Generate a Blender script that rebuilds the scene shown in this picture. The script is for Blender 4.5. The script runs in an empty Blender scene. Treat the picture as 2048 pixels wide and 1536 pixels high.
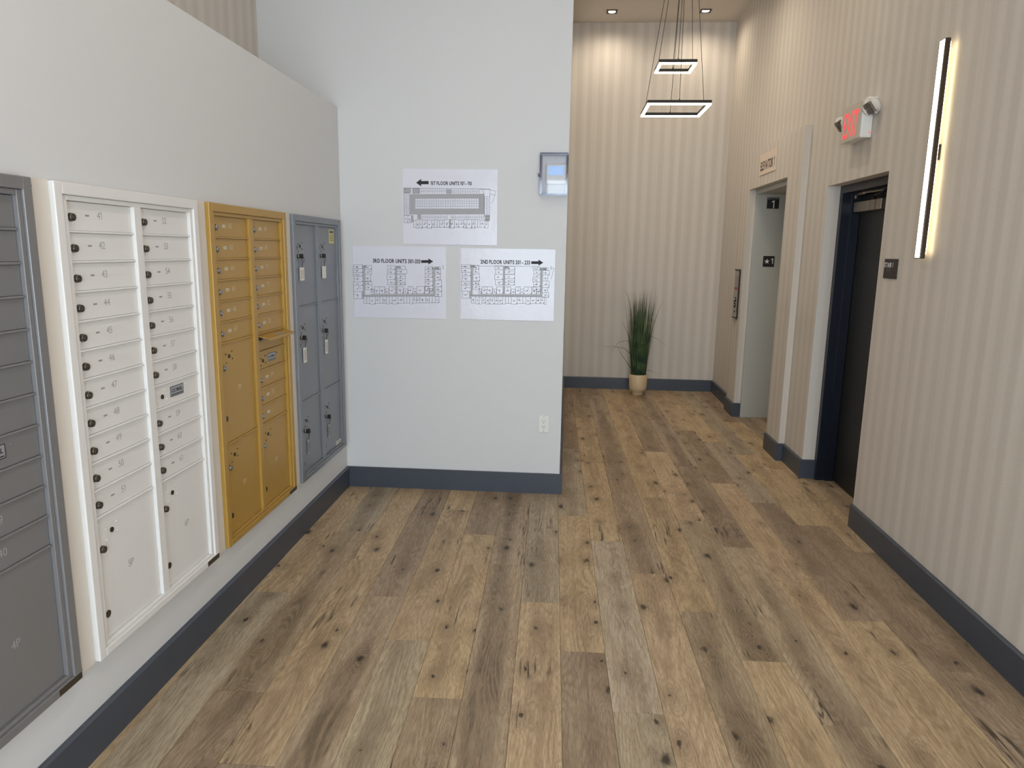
import bpy, bmesh, math, random
from mathutils import Vector, Matrix, Euler
R_ = math.radians
random.seed(7)
scn = bpy.context.scene
COL = scn.collection
H = 1.585

# ---------------------------------------------------------------- camera
cam_d = bpy.data.cameras.new('camera'); cam = bpy.data.objects.new('camera', cam_d); COL.objects.link(cam)
F_PX = 1425.95
cam_d.sensor_fit = 'HORIZONTAL'; cam_d.sensor_width = 36.0; cam_d.lens = F_PX / 2048 * 36.0
cam_d.clip_start = 0.05; cam_d.clip_end = 100
yaw, pitch, roll = R_(-4.16713), R_(-10.56594), R_(0.91149)
fw = Vector((math.sin(yaw) * math.cos(pitch), math.cos(yaw) * math.cos(pitch), math.sin(pitch)))
rt = Vector((math.cos(yaw), -math.sin(yaw), 0)); up = rt.cross(fw)
r2 = math.cos(roll) * rt + math.sin(roll) * up; u2 = -math.sin(roll) * rt + math.cos(roll) * up
m = Matrix((r2, u2, -fw)).transposed().to_4x4(); m.translation = Vector((0, 0, H)); cam.matrix_world = m
scn.camera = cam

# ---------------------------------------------------------------- world, exposure, large lights
w = bpy.data.worlds.new('sky'); scn.world = w; w.use_nodes = True
bg = w.node_tree.nodes['Background']; bg.inputs[0].default_value = (0.78, 0.88, 1.0, 1); bg.inputs[1].default_value = 1.0
scn.view_settings.view_transform = 'Standard'; scn.view_settings.look = 'None'
scn.view_settings.gamma = 1; scn.view_settings.exposure = -0.1; scn.view_settings.use_curve_mapping = False
scn.cycles.use_denoising = True; scn.cycles.adaptive_threshold = 0.09; scn.cycles.adaptive_min_samples = 14
scn.cycles.max_bounces = 8; scn.cycles.diffuse_bounces = 4; scn.cycles.glossy_bounces = 3; scn.cycles.sample_clamp_indirect = 6.0

def area(name, loc, rot, sx, sy, power, color):
    d = bpy.data.lights.new(name, 'AREA'); d.shape = 'RECTANGLE'; d.size = sx; d.size_y = sy; d.energy = power; d.color = color
    o = bpy.data.objects.new(name, d); COL.objects.link(o); o.location = loc; o.rotation_euler = rot; return o
DAY = (0.76, 0.89, 1.0)
# daylight entering through the three glazed bays of the entrance wall behind the camera
YW = -2.75
for xc in (-0.93, 0.15, 1.23):
    area('window_daylight', (xc, YW + 0.02, 1.45), (R_(90), 0, 0), 0.98, 2.5, 70, DAY)
# added warm fill to brighten the left wall, set at an unseen side window
area('window_daylight', (1.80, -0.75, 1.45), (0, R_(90), 0), 2.5, 2.9, 36, (1.0, 0.95, 0.88))

# ---------------------------------------------------------------- materials
def srgb(r, g, b):
    f = lambda c: (c / 255 / 12.92) if c / 255 <= 0.04045 else ((c / 255 + 0.055) / 1.055) ** 2.4
    return (f(r), f(g), f(b), 1)
MATS = {}
def mat(name, col, rough=0.5, metal=0.0, emit=None, estr=0, bump=None, spec=None, coat=0):
    m = bpy.data.materials.new(name); m.use_nodes = True; nt = m.node_tree; b = nt.nodes['Principled BSDF']
    b.inputs['Base Color'].default_value = col; b.inputs['Roughness'].default_value = rough; b.inputs['Metallic'].default_value = metal
    if spec is not None: b.inputs['Specular IOR Level'].default_value = spec
    if coat: b.inputs['Coat Weight'].default_value = coat; b.inputs['Coat Roughness'].default_value = 0.15
    if emit: b.inputs['Emission Color'].default_value = emit; b.inputs['Emission Strength'].default_value = estr
    tc = nt.nodes.new('ShaderNodeTexCoord')
    n = nt.nodes.new('ShaderNodeTexNoise'); n.inputs['Scale'].default_value = bump[0] if bump else 60
    n.inputs['Detail'].default_value = 3
    nt.links.new(tc.outputs['Object'], n.inputs['Vector'])
    if bump:
        bp = nt.nodes.new('ShaderNodeBump'); bp.inputs['Strength'].default_value = bump[1]; bp.inputs['Distance'].default_value = bump[2]
        nt.links.new(n.outputs['Fac'], bp.inputs['Height']); nt.links.new(bp.outputs['Normal'], b.inputs['Normal'])
    # slight roughness variation
    mr = nt.nodes.new('ShaderNodeMapRange'); mr.inputs['To Min'].default_value = max(0.02, rough - 0.05); mr.inputs['To Max'].default_value = min(1, rough + 0.05)
    nt.links.new(n.outputs['Fac'], mr.inputs['Value']); nt.links.new(mr.outputs['Result'], b.inputs['Roughness'])
    MATS[name] = m
    return m
M_WHITE = mat('wall_paint', srgb(212, 212, 212), 0.55, bump=(420, 0.05, 0.002))
M_CEIL = mat('ceiling_paint', srgb(205, 196, 185), 0.8, bump=(250, 0.08, 0.002))
M_BASE = mat('baseboard_paint', srgb(64, 70, 80), 0.38, bump=(90, 0.03, 0.002))
M_PATCH = mat('patched_wall', srgb(218, 211, 201), 0.6, bump=(200, 0.1, 0.002))
M_MWHITE = mat('white_powder_coat', srgb(225, 223, 220), 0.38, bump=(700, 0.04, 0.001))
M_GOLD = mat('gold_powder_coat', srgb(178, 141, 66), 0.38, 0.1, bump=(700, 0.05, 0.001))
M_GREY = mat('grey_powder_coat', srgb(126, 130, 136), 0.36, 0.15, bump=(700, 0.05, 0.001))
M_GREYD = mat('dark_grey_powder_coat', srgb(128, 127, 128), 0.36, 0.2, bump=(700, 0.05, 0.001))
M_RIV = mat('dark_rivet', srgb(84, 74, 52), 0.5)
M_LOCK = mat('antique_lock', srgb(92, 86, 76), 0.35, 0.7)
M_NICKEL = mat('nickel_lock', srgb(150, 146, 140), 0.3, 0.8)
M_BLACK = mat('black_plastic', srgb(24, 23, 23), 0.45)
M_HOLE = mat('dark_keyhole', srgb(60, 52, 30), 0.4, 0.5)
M_INK = mat('black_ink', srgb(26, 26, 28), 0.6)
M_INKG = mat('grey_ink', srgb(168, 168, 171), 0.6)
M_INKL = mat('fine_ink_line', srgb(85, 86, 90), 0.6)
M_NUM_D = mat('engraved_number', srgb(160, 157, 152), 0.6)
M_NUM_L = mat('light_engraved_number', srgb(214, 202, 178), 0.6)
M_NUM_G = mat('pale_grey_number', srgb(168, 170, 172), 0.6)
M_STICK = mat('white_sticker', srgb(232, 228, 220), 0.5)
M_STICKG = mat('grey_sticker', srgb(150, 148, 144), 0.5)
M_YEL = mat('yellow_notice', srgb(206, 200, 128), 0.5)
M_PLAQ = mat('plaque_silver', srgb(170, 172, 178), 0.35, 0.4)
M_STEEL = mat('brushed_steel', srgb(170, 160, 148), 0.3, 0.9)
M_DOOR = mat('charcoal_door', srgb(27, 27, 28), 0.45)
M_FRAME = mat('navy_door_frame', srgb(15, 21, 36), 0.35)
M_ELEV = mat('elevator_enamel', srgb(182, 182, 175), 0.45, 0.0)
M_ALU = mat('closer_aluminium', srgb(150, 140, 128), 0.38, 0.7)
M_FIX = mat('black_fixture', srgb(40, 36, 32), 0.4, 0.3)
M_BRONZE = mat('dark_bronze_fixture', srgb(74, 62, 50), 0.35, 0.6)
M_PLAST = mat('white_plastic', srgb(228, 226, 220), 0.4)
M_CREAM = mat('cream_sign', srgb(226, 208, 190), 0.5)
M_POT = mat('cream_pot', srgb(214, 190, 152), 0.45, bump=(60, 0.05, 0.002))
M_SOIL = mat('dark_soil', srgb(40, 34, 26), 0.9)
M_WPAINT = mat('white_print', srgb(235, 235, 235), 0.5)
M_LED = mat('led_diffuser', (1, 0.93, 0.78, 1), 0.5, emit=(1.0, 0.90, 0.70, 1), estr=3.6)
M_LEDW = mat('sconce_diffuser', (1, 0.95, 0.85, 1), 0.5, emit=(1.0, 0.90, 0.74, 1), estr=2.4)
M_DOWN = mat('downlight_lens', (1, 0.95, 0.85, 1), 0.5, emit=(1.0, 0.88, 0.68, 1), estr=8)
M_EXIT = mat('exit_red', srgb(220, 60, 60), 0.5, emit=srgb(255, 70, 80), estr=0.9)
M_RED = mat('red_mark', srgb(170, 60, 50), 0.5)
M_SCREEN = mat('thermostat_screen', srgb(170, 200, 235), 0.2, emit=srgb(150, 190, 245), estr=0.35)

def glass_mat(name, tint, gl, rough=0.03):
    m = bpy.data.materials.new(name); m.use_nodes = True; nt = m.node_tree; nt.nodes.clear()
    out = nt.nodes.new('ShaderNodeOutputMaterial'); mx = nt.nodes.new('ShaderNodeMixShader')
    tr = nt.nodes.new('ShaderNodeBsdfTransparent'); tr.inputs[0].default_value = tint
    g = nt.nodes.new('ShaderNodeBsdfGlossy'); g.inputs['Roughness'].default_value = rough
    fr = nt.nodes.new('ShaderNodeFresnel'); fr.inputs[0].default_value = 1.45
    ad = nt.nodes.new('ShaderNodeMath'); ad.operation = 'ADD'; ad.inputs[1].default_value = gl
    nt.links.new(fr.outputs[0], ad.inputs[0]); nt.links.new(ad.outputs[0], mx.inputs[0])
    nt.links.new(tr.outputs[0], mx.inputs[1]); nt.links.new(g.outputs[0], mx.inputs[2]); nt.links.new(mx.outputs[0], out.inputs[0])
    return m
M_CLEAR = glass_mat('clear_acrylic', (0.985, 0.985, 1.0, 1), 0.0)
M_CLEARE = glass_mat('clear_acrylic_edge', (0.82, 0.82, 0.88, 1), 0.04, 0.1)
M_PANE = glass_mat('window_glass', (0.95, 0.97, 0.97, 1), 0.02)
M_LENS = glass_mat('lamp_lens', (0.7, 0.7, 0.68, 1), 0.15, 0.1)

class NT:
    def __init__(s, name):
        s.m = bpy.data.materials.new(name); s.m.use_nodes = True; s.t = s.m.node_tree; s.b = s.t.nodes['Principled BSDF']
    def n(s, typ, **kw):
        nd = s.t.nodes.new('ShaderNode' + typ)
        for k, v in kw.items(): setattr(nd, k, v)
        return nd
    def l(s, a, b): s.t.links.new(a, b)
    def set(s, sock, v):
        if hasattr(v, 'is_output') : s.l(v, sock)
        else: sock.default_value = v
    def math(s, op, a, b=0.0, c=None, clamp=False):
        nd = s.n('Math', operation=op, use_clamp=clamp); s.set(nd.inputs[0], a); s.set(nd.inputs[1], b)
        if c is not None: s.set(nd.inputs[2], c)
        return nd.outputs[0]
    def mix(s, f, a, b, blend='MIX'):
        nd = s.n('Mix', data_type='RGBA', blend_type=blend); s.set(nd.inputs[0], f); s.set(nd.inputs[6], a); s.set(nd.inputs[7], b); return nd.outputs[2]
    def mr(s, v, a, b, c=0.0, d=1.0, smooth=True):
        nd = s.n('MapRange', interpolation_type='SMOOTHSTEP' if smooth else 'LINEAR'); s.set(nd.inputs['Value'], v)
        nd.inputs['From Min'].default_value = a; nd.inputs['From Max'].default_value = b; nd.inputs['To Min'].default_value = c; nd.inputs['To Max'].default_value = d
        return nd.outputs['Result']
    def comb(s, x, y, z=0.0):
        nd = s.n('CombineXYZ'); s.set(nd.inputs[0], x); s.set(nd.inputs[1], y); s.set(nd.inputs[2], z); return nd.outputs[0]
    def noise(s, vec, wv=None, scale=1.0, detail=2.0, rough=0.5, dist=0.0):
        nd = s.n('TexNoise', noise_dimensions='3D')
        if wv is not None:
            av = s.n('VectorMath', operation='ADD'); s.l(vec, av.inputs[0]); s.l(s.comb(0.0, 0.0, wv), av.inputs[1]); vec = av.outputs[0]
        s.l(vec, nd.inputs['Vector'])
        nd.inputs['Scale'].default_value = scale; nd.inputs['Detail'].default_value = detail; nd.inputs['Roughness'].default_value = rough; nd.inputs['Distortion'].default_value = dist
        return nd.outputs['Fac']

def wallpaper():
    q = NT('striped_wallpaper')
    g = q.n('NewGeometry'); sp = q.n('SeparateXYZ'); q.l(g.outputs['Position'], sp.inputs[0])
    sn = q.n('SeparateXYZ'); q.l(g.outputs['True Normal'], sn.inputs[0])
    ax = q.math('ABSOLUTE', sn.outputs[0]); sel = q.math('GREATER_THAN', ax, 0.5)
    mxn = q.n('Mix', data_type='FLOAT'); q.l(sel, mxn.inputs[0]); q.l(sp.outputs[0], mxn.inputs[2]); q.l(sp.outputs[1], mxn.inputs[3])
    h = mxn.outputs[0]; z = sp.outputs[2]
    wz = q.noise(q.comb(q.math('MULTIPLY', h, 30), q.math('MULTIPLY', z, 1.5)), scale=1, detail=2)
    hh = q.math('ADD', h, q.math('MULTIPLY', q.math('SUBTRACT', wz, 0.5), 0.018))
    s1 = q.math('SINE', q.math('MULTIPLY', hh, 2 * math.pi / 0.116)); band = q.mr(s1, -0.75, 0.75)
    var = q.noise(q.comb(q.math('MULTIPLY', h, 14.0), 0.0), scale=1, detail=2)
    weave = q.noise(q.comb(q.math('MULTIPLY', h, 55), q.math('MULTIPLY', z, 400)), scale=1, detail=2, rough=0.6)
    fine = q.mr(weave, 0.38, 0.72)
    c = q.mix(band, srgb(203, 194, 183), srgb(212, 204, 194))
    c = q.mix(q.mr(var, 0.35, 0.65, 0, 0.45), c, srgb(197, 188, 177))
    tw = q.math('MULTIPLY', fine, q.math('ADD', q.math('MULTIPLY', band, 0.22), 0.08))
    c = q.mix(tw, c, srgb(226, 220, 210))  # paler weave threads, with sparkle highlights painted in, stronger on the light stripes
    q.l(c, q.b.inputs['Base Color'])
    q.b.inputs['Roughness'].default_value = 0.62
    bp = q.n('Bump'); bp.inputs['Strength'].default_value = 0.25; bp.inputs['Distance'].default_value = 0.002
    q.l(weave, bp.inputs['Height']); q.l(bp.outputs[0], q.b.inputs['Normal'])
    return q.m
M_PAPER = wallpaper()

def wood():
    q = NT('oak_plank')
    tc = q.n('TexCoord'); oi = q.n('ObjectInfo')
    sp = q.n('SeparateXYZ'); q.l(tc.outputs['Object'], sp.inputs[0]); x, y = sp.outputs[0], sp.outputs[1]
    W = q.math('MULTIPLY', oi.outputs['Random'], 61.0)
    # knots: few, irregular, drawn out along the grain
    yo = q.math('ADD', y, q.math('MULTIPLY', W, 3.7)); xo = q.math('ADD', x, W)
    wob = q.noise(q.comb(q.math('MULTIPLY', x, 70), q.math('MULTIPLY', y, 26)), W, detail=3, rough=0.6)
    vo = q.n('TexVoronoi', voronoi_dimensions='2D', feature='F1'); vo.inputs['Scale'].default_value = 1; vo.inputs['Randomness'].default_value = 0.8
    q.l(q.comb(q.math('MULTIPLY', xo, 6.5), q.math('MULTIPLY', yo, 3.6)), vo.inputs['Vector'])
    d = q.math('ADD', vo.outputs['Distance'], q.math('MULTIPLY', q.math('SUBTRACT', wob, 0.5), 0.26))
    sc = q.n('SeparateColor'); q.l(vo.outputs['Color'], sc.inputs[0])
    on = q.math('GREATER_THAN', sc.outputs[0], 0.5)
    rad = q.math('ADD', q.math('MULTIPLY', q.math('POWER', sc.outputs[1], 2.0), 0.10), 0.034)
    core = q.math('MULTIPLY', q.mr(q.math('DIVIDE', d, rad), 1.25, 0.2), on)
    halo = q.math('MULTIPLY', q.mr(d, 0.50, 0.0), on)
    # grain
    g = q.noise(q.comb(q.math('MULTIPLY', x, 6.0), q.math('MULTIPLY', y, 0.8)), W, scale=1, detail=1, rough=0.4, dist=0.2)
    g2 = q.math('ADD', g, q.math('MULTIPLY', halo, 0.13))
    rings = q.math('SINE', q.math('ADD', q.math('MULTIPLY', g2, 190.0), q.math('MULTIPLY', wob, 2.0))); rr = q.mr(rings, -0.4, 1.0)
    pores = q.noise(q.comb(q.math('MULTIPLY', x, 420), q.math('MULTIPLY', y, 22)), W, scale=1, detail=2, rough=0.65)
    pr = q.mr(pores, 0.40, 0.66)
    fib = q.noise(q.comb(q.math('MULTIPLY', x, 90), q.math('MULTIPLY', y, 2.2)), W, scale=1, detail=3, rough=0.6)
    streak = q.noise(q.comb(q.math('MULTIPLY', x, 6.0), q.math('MULTIPLY', y, 0.55)), q.math('ADD', W, 17.0), scale=1, detail=3, rough=0.55, dist=0.3)
    edge = q.mr(q.math('ABSOLUTE', x), 0.012, 0.085, 0.09, -0.11)
    st = q.mr(q.math('ADD', streak, edge), 0.44, 0.66)
    blot = q.noise(q.comb(q.math('MULTIPLY', x, 11.0), q.math('MULTIPLY', y, 3.2)), q.math('ADD', W, 31.0), scale=1, detail=3, rough=0.6)
    # drying cracks running along the board
    cf = q.noise(q.comb(q.math('MULTIPLY', x, 13.0), q.math('MULTIPLY', y, 0.55)), q.math('ADD', W, 47.0), scale=1, detail=4, rough=0.55)
    crk = q.math('SUBTRACT', 1.0, q.mr(q.math('ABSOLUTE', q.math('SUBTRACT', cf, 0.5)), 0.002, 0.016))
    cm = q.noise(q.comb(q.math('MULTIPLY', x, 5.0), q.math('MULTIPLY', y, 2.6)), q.math('ADD', W, 5.0), scale=1, detail=2)
    crk = q.math('MULTIPLY', crk, q.mr(cm, 0.58, 0.66))
    base = oi.outputs['Color']; amt = oi.outputs['Alpha']
    dark = q.mix(1.0, base, (0.36, 0.335, 0.315, 1), 'MULTIPLY')
    vdark = (0.028, 0.020, 0.014, 1)
    c = q.mix(q.mr(blot, 0.38, 0.72, 0.0, 0.55), base, q.mix(1.0, base, (0.66, 0.60, 0.53, 1), 'MULTIPLY'))
    c = q.mix(q.mr(fib, 0.35, 0.70, 0.0, 0.45), c, q.mix(1.0, base, (0.60, 0.54, 0.48, 1), 'MULTIPLY'))
    c = q.mix(q.math('MULTIPLY', q.math('MULTIPLY', st, amt), q.mr(blot, 0.3, 0.65, 0.45, 1.0)), c, dark)
    c = q.mix(q.math('MULTIPLY', q.math('POWER', halo, 1.6), 0.55), c, dark)
    gv = q.math('ADD', 0.26, q.math('MULTIPLY', st, 0.22))
    c = q.mix(q.math('MULTIPLY', rr, gv), c, q.mix(1.0, base, (0.42, 0.37, 0.32, 1), 'MULTIPLY'))
    c = q.mix(q.math('MULTIPLY', q.math('MULTIPLY', rr, st), q.math('MULTIPLY', amt, 0.55)), c, q.mix(1.0, base, (0.74, 0.70, 0.66, 1), 'MULTIPLY'))
    c = q.mix(q.math('MULTIPLY', pr, 0.55), c, q.mix(1.0, c, (0.50, 0.46, 0.43, 1), 'MULTIPLY'))
    c = q.mix(q.math('MULTIPLY', core, 0.9), c, vdark)
    c = q.mix(q.math('MULTIPLY', crk, 0.85), c, vdark)
    q.l(c, q.b.inputs['Base Color'])
    q.l(q.mr(pr, 0, 1, 0.42, 0.6), q.b.inputs['Roughness'])
    q.b.inputs['Specular IOR Level'].default_value = 0.35
    bp = q.n('Bump'); bp.inputs['Strength'].default_value = 0.25; bp.inputs['Distance'].default_value = 0.0015
    q.l(q.math('SUBTRACT', 1.0, q.math('ADD', pr, core)), bp.inputs['Height']); q.l(bp.outputs[0], q.b.inputs['Normal'])
    return q.m
M_WOOD = wood()
def glossy_paper():
    q = NT('laminated_paper')
    g = q.n('NewGeometry')
    n = q.noise(g.outputs['Position'], scale=9, detail=4, rough=0.65, dist=0.4)
    bp = q.n('Bump'); bp.inputs['Strength'].default_value = 0.35; bp.inputs['Distance'].default_value = 0.006
    q.l(n, bp.inputs['Height']); q.l(bp.outputs[0], q.b.inputs['Normal'])
    q.b.inputs['Base Color'].default_value = srgb(222, 222, 232); q.b.inputs['Roughness'].default_value = 0.2
    return q.m
M_LAM = glossy_paper()
def leaf_mat():
    q = NT('grass_blade')
    g = q.n('NewGeometry'); n = q.noise(g.outputs['Position'], scale=9, detail=2)
    q.l(q.mix(q.mr(n, 0.35, 0.65), srgb(38, 62, 40), srgb(78, 104, 62)), q.b.inputs['Base Color']); q.b.inputs['Roughness'].default_value = 0.4
    return q.m
M_LEAF = leaf_mat()

# ---------------------------------------------------------------- mesh helpers
ORG = {}
def origin(o): return ORG.get(o.name, Vector((0, 0, 0))) if o else Vector((0, 0, 0))
class MB:
    def __init__(s): s.bm = bmesh.new()
    def box(s, x0, x1, y0, y1, z0, z1):
        v = [s.bm.verts.new((x, y, z)) for x in (x0, x1) for y in (y0, y1) for z in (z0, z1)]
        for f in ((0, 1, 3, 2), (4, 6, 7, 5), (0, 4, 5, 1), (2, 3, 7, 6), (0, 2, 6, 4), (1, 5, 7, 3)): s.bm.faces.new([v[i] for i in f])
        return s
    def bbox(s, x0, x1, y0, y1, z0, z1, b=0.003, seg=2):
        t = bmesh.new(); v = [t.verts.new((x, y, z)) for x in (x0, x1) for y in (y0, y1) for z in (z0, z1)]
        for f in ((0, 1, 3, 2), (4, 6, 7, 5), (0, 4, 5, 1), (2, 3, 7, 6), (0, 2, 6, 4), (1, 5, 7, 3)): t.faces.new([v[i] for i in f])
        bmesh.ops.recalc_face_normals(t, faces=t.faces)
        bmesh.ops.bevel(t, geom=list(t.edges), offset=b, segments=seg, profile=0.5, affect='EDGES')
        s.add(t); return s
    def add(s, t, M=None):
        if M is not None: t.transform(M)
        mp = {}
        for v in t.verts: mp[v.index if False else v] = s.bm.verts.new(v.co)
        for f in t.faces:
            try: nf = s.bm.faces.new([mp[v] for v in f.verts]); nf.smooth = f.smooth
            except ValueError: pass
        t.free(); return s
    def cyl(s, c, axis, r, h, seg=20, r2=None):
        t = bmesh.new(); bmesh.ops.create_cone(t, cap_ends=True, cap_tris=False, segments=seg, radius1=r, radius2=r if r2 is None else r2, depth=h)
        for f in t.faces: f.smooth = len(f.verts) == 4 and seg > 4
        q = Vector((0, 0, 1)).rotation_difference(Vector(axis)).to_matrix().to_4x4()
        return s.add(t, Matrix.Translation(c) @ q)
    def tube(s, pts, r, seg=8, taper=None):
        pts = [Vector(p) for p in pts]; rings = []
        for i, p in enumerate(pts):
            d = (pts[min(i + 1, len(pts) - 1)] - pts[max(i - 1, 0)]).normalized()
            a = d.cross(Vector((0, 0, 1)) if abs(d.z) < 0.9 else Vector((1, 0, 0))).normalized(); b = d.cross(a)
            rr = r if taper is None else r * taper[i]
            rings.append([s.bm.verts.new(p + rr * (math.cos(2 * math.pi * k / seg) * a + math.sin(2 * math.pi * k / seg) * b)) for k in range(seg)])
        for i in range(len(rings) - 1):
            for k in range(seg):
                f = s.bm.faces.new((rings[i][k], rings[i][(k + 1) % seg], rings[i + 1][(k + 1) % seg], rings[i + 1][k])); f.smooth = True
        s.bm.faces.new(rings[0][::-1]); s.bm.faces.new(rings[-1]); return s
    def lathe(s, c, prof, seg=40):
        rings = []
        for r, z in prof: rings.append([s.bm.verts.new((c[0] + r * math.cos(2 * math.pi * k / seg), c[1] + r * math.sin(2 * math.pi * k / seg), c[2] + z)) for k in range(seg)])
        for i in range(len(rings) - 1):
            for k in range(seg):
                f = s.bm.faces.new((rings[i][k], rings[i][(k + 1) % seg], rings[i + 1][(k + 1) % seg], rings[i + 1][k])); f.smooth = True
        s.bm.faces.new(rings[0][::-1]); s.bm.faces.new(rings[-1]); return s
    def poly(s, pts):
        s.bm.faces.new([s.bm.verts.new(p) for p in pts]); return s
    def prism(s, pts, d):
        d = Vector(d); a = [s.bm.verts.new(p) for p in pts]; b = [s.bm.verts.new(Vector(p) + d) for p in pts]; n = len(a)
        s.bm.faces.new(a); s.bm.faces.new(b[::-1])
        for i in range(n): s.bm.faces.new((a[i], b[i], b[(i + 1) % n], a[(i + 1) % n]))
        return s
    def build(s, name, material, parent=None, org=None, normals=True):
        if normals: bmesh.ops.recalc_face_normals(s.bm, faces=s.bm.faces)
        if org is None:
            c = [v.co for v in s.bm.verts]
            org = Vector([(min(p[i] for p in c) + max(p[i] for p in c)) / 2 for i in range(3)])
        org = Vector(org)
        bmesh.ops.translate(s.bm, verts=s.bm.verts, vec=-org)
        me = bpy.data.meshes.new(name); s.bm.to_mesh(me); s.bm.free(); me.materials.append(material)
        return link(name, me, org, parent)
def link(name, data, org, parent=None):
    o = bpy.data.objects.new(name, data); COL.objects.link(o); org = Vector(org)
    o.location = org - origin(parent)
    if parent: o.parent = parent
    ORG[o.name] = org; return o
def inst(src, org, parent=None, name=None):
    o = src.copy(); COL.objects.link(o); o.parent = parent; org = Vector(org); o.location = org - origin(parent); ORG[o.name] = org; return o
def thing(name, loc, label, cat, group=None):
    o = link(name, None, loc); o.empty_display_size = 0.1; o['label'] = label; o['category'] = cat
    if group: o['group'] = group
    return o
def tag(o, label, cat, group=None):
    o['label'] = label; o['category'] = cat
    if group: o['group'] = group
    return o
def struct(o, label=None):
    o['kind'] = 'structure'
    if label: o['label'] = label
    return o
# frames: (right, up, out) directions of the three wall faces
LW = (Vector((0, 1, 0)), Vector((0, 0, 1)), Vector((1, 0, 0)))
EW = (Vector((1, 0, 0)), Vector((0, 0, 1)), Vector((0, -1, 0)))
RW = (Vector((0, -1, 0)), Vector((0, 0, 1)), Vector((-1, 0, 0)))
GLYPH = {}
def glyph(ch, wt):
    key = (ch, round(wt, 4))
    if key not in GLYPH:
        if ch == '1':
            e = wt; vs = [(0.20 - e, 0.0), (0.28 + e, 0.0), (0.28 + e, 0.70 + e), (0.215 - e, 0.70 + e), (0.05, 0.585), (0.05, 0.50 - e), (0.20 - e, 0.585 - e)]; fs = [(0, 1, 2, 3, 6), (3, 4, 5, 6)]; GLYPH[key] = (vs, fs)
        else:
            cu = bpy.data.curves.new('t', 'FONT'); cu.body = ch; cu.size = 1; cu.offset = wt; cu.resolution_u = 3
            ob = bpy.data.objects.new('t', cu); me = ob.to_mesh()
            GLYPH[key] = ([(v.co.x, v.co.y) for v in me.vertices], [tuple(p.vertices) for p in me.polygons])
            ob.to_mesh_clear(); bpy.data.objects.remove(ob); bpy.data.curves.remove(cu)
    return GLYPH[key]
def text_bm(body, size, weight=0.0, sx=1.0, width=None):
    wt = weight / size; t = bmesh.new(); x = 0.0
    for ch in body:
        if ch == ' ': x += 0.26; continue
        vs, fs = glyph(ch, wt); lo = min(v[0] for v in vs); hi = max(v[0] for v in vs)
        bv = [t.verts.new((x + v[0] - lo, v[1] - 0.35, 0)) for v in vs]
        for f in fs:
            try: t.faces.new([bv[i] for i in f])
            except ValueError: pass
        x += hi - lo + 0.085
    x -= 0.085
    k = (width / x) if width else size * sx
    for v in t.verts: v.co.x = (v.co.x - x / 2) * k; v.co.y *= size
    return t
def text(mb, body, center, fr, size, weight=0.0, sx=1.0, width=None):
    t = text_bm(body, size, weight, sx, width); r, u, o = fr
    M = Matrix((r, u, o)).transposed().to_4x4(); M.translation = Vector(center); mb.add(t, M); return mb
def text_obj(name, body, center, fr, size, material, parent, weight=0.0, sx=1.0, width=None):
    return text(MB(), body, center, fr, size, weight, sx, width).build(name, material, parent, normals=False)

# ---------------------------------------------------------------- dimensions of the place
L = -1.442; E = 4.555; XE = -0.006; R = 1.742; R1 = 1.696; B = 8.361; ZC = 4.031; BBH = 0.136; T = 0.018
XL2 = -1.93; ZT = 2.44
# ---------------------------------------------------------------- floor: sub-base and single planks
floor = struct(MB().box(-2.4, 2.6, YW - 0.2, B + 0.2, -0.06, -0.0065).build('floor', mat('floor_underlay', srgb(150, 120, 88), 0.6)))
PW = 0.1790; ROT = 0.0185
phase = {-9: 2.66, -8: 3.01, -7: 3.77, -6: 3.41, -5: 3.02, -4: 2.66, -3: 2.29, -2: 3.43, -1: 3.04, 0: 2.645, 1: 2.275, 2: 3.40, 3: 3.027, 4: 2.65, 5: 2.275, 6: 3.40, 7: 3.02, 8: 2.65, 9: 2.28, 10: 3.40, 11: 3.03}
TYPE = {'L': (0.60, 0.452, 0.282, 0.40), 'G': (0.52, 0.43, 0.305, 0.50), 'M': (0.425, 0.322, 0.218, 0.50), 'D': (0.485, 0.377, 0.258, 1.0)}
kinds = {(0, 1.13): 'M', (0, 2.64): 'L', (0, 4.15): 'G', (0, 5.66): 'M', (1, 0.76): 'G', (1, 2.27): 'G', (1, 3.78): 'L', (1, 5.29): 'L', (2, 1.89): 'L', (2, 3.40): 'M', (2, 4.91): 'M', (3, 1.52): 'D', (3, 3.03): 'L', (3, 4.54): 'L',
         (4, 1.14): 'L', (4, 2.65): 'D', (4, 4.16): 'L', (5, 0.76): 'D', (5, 2.27): 'D', (5, 3.78): 'M', (6, 1.89): 'L', (6, 3.40): 'L', (6, 4.91): 'M', (7, 1.52): 'L', (7, 3.02): 'M', (7, 4.53): 'G', (8, 1.14): 'M', (8, 2.65): 'M', (8, 4.16): 'L', (9, 2.28): 'M', (9, 3.79): 'L',
         (-1, 1.53): 'L', (-1, 3.04): 'G', (-2, 1.92): 'D', (-2, 3.43): 'D', (-3, 0.78): 'M', (-3, 2.29): 'L', (-3, 3.80): 'M', (-4, 1.15): 'G', (-4, 2.66): 'L', (-5, 1.51): 'D', (-5, 3.02): 'M', (-6, 1.90): 'L', (-6, 3.41): 'L', (-7, 2.26): 'D', (-7, 3.77): 'G', (-8, 3.01): 'L', (-8, 1.50): 'G'}
pm = MB().bbox(-PW / 2 + 0.0004, PW / 2 - 0.0004, -0.755 + 0.0005, 0.755 - 0.0005, -0.0065, 0.0, b=0.0012, seg=1)
plank_src = pm.build('plank', M_WOOD, floor, org=(0, 0, 0)); first = True
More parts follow.
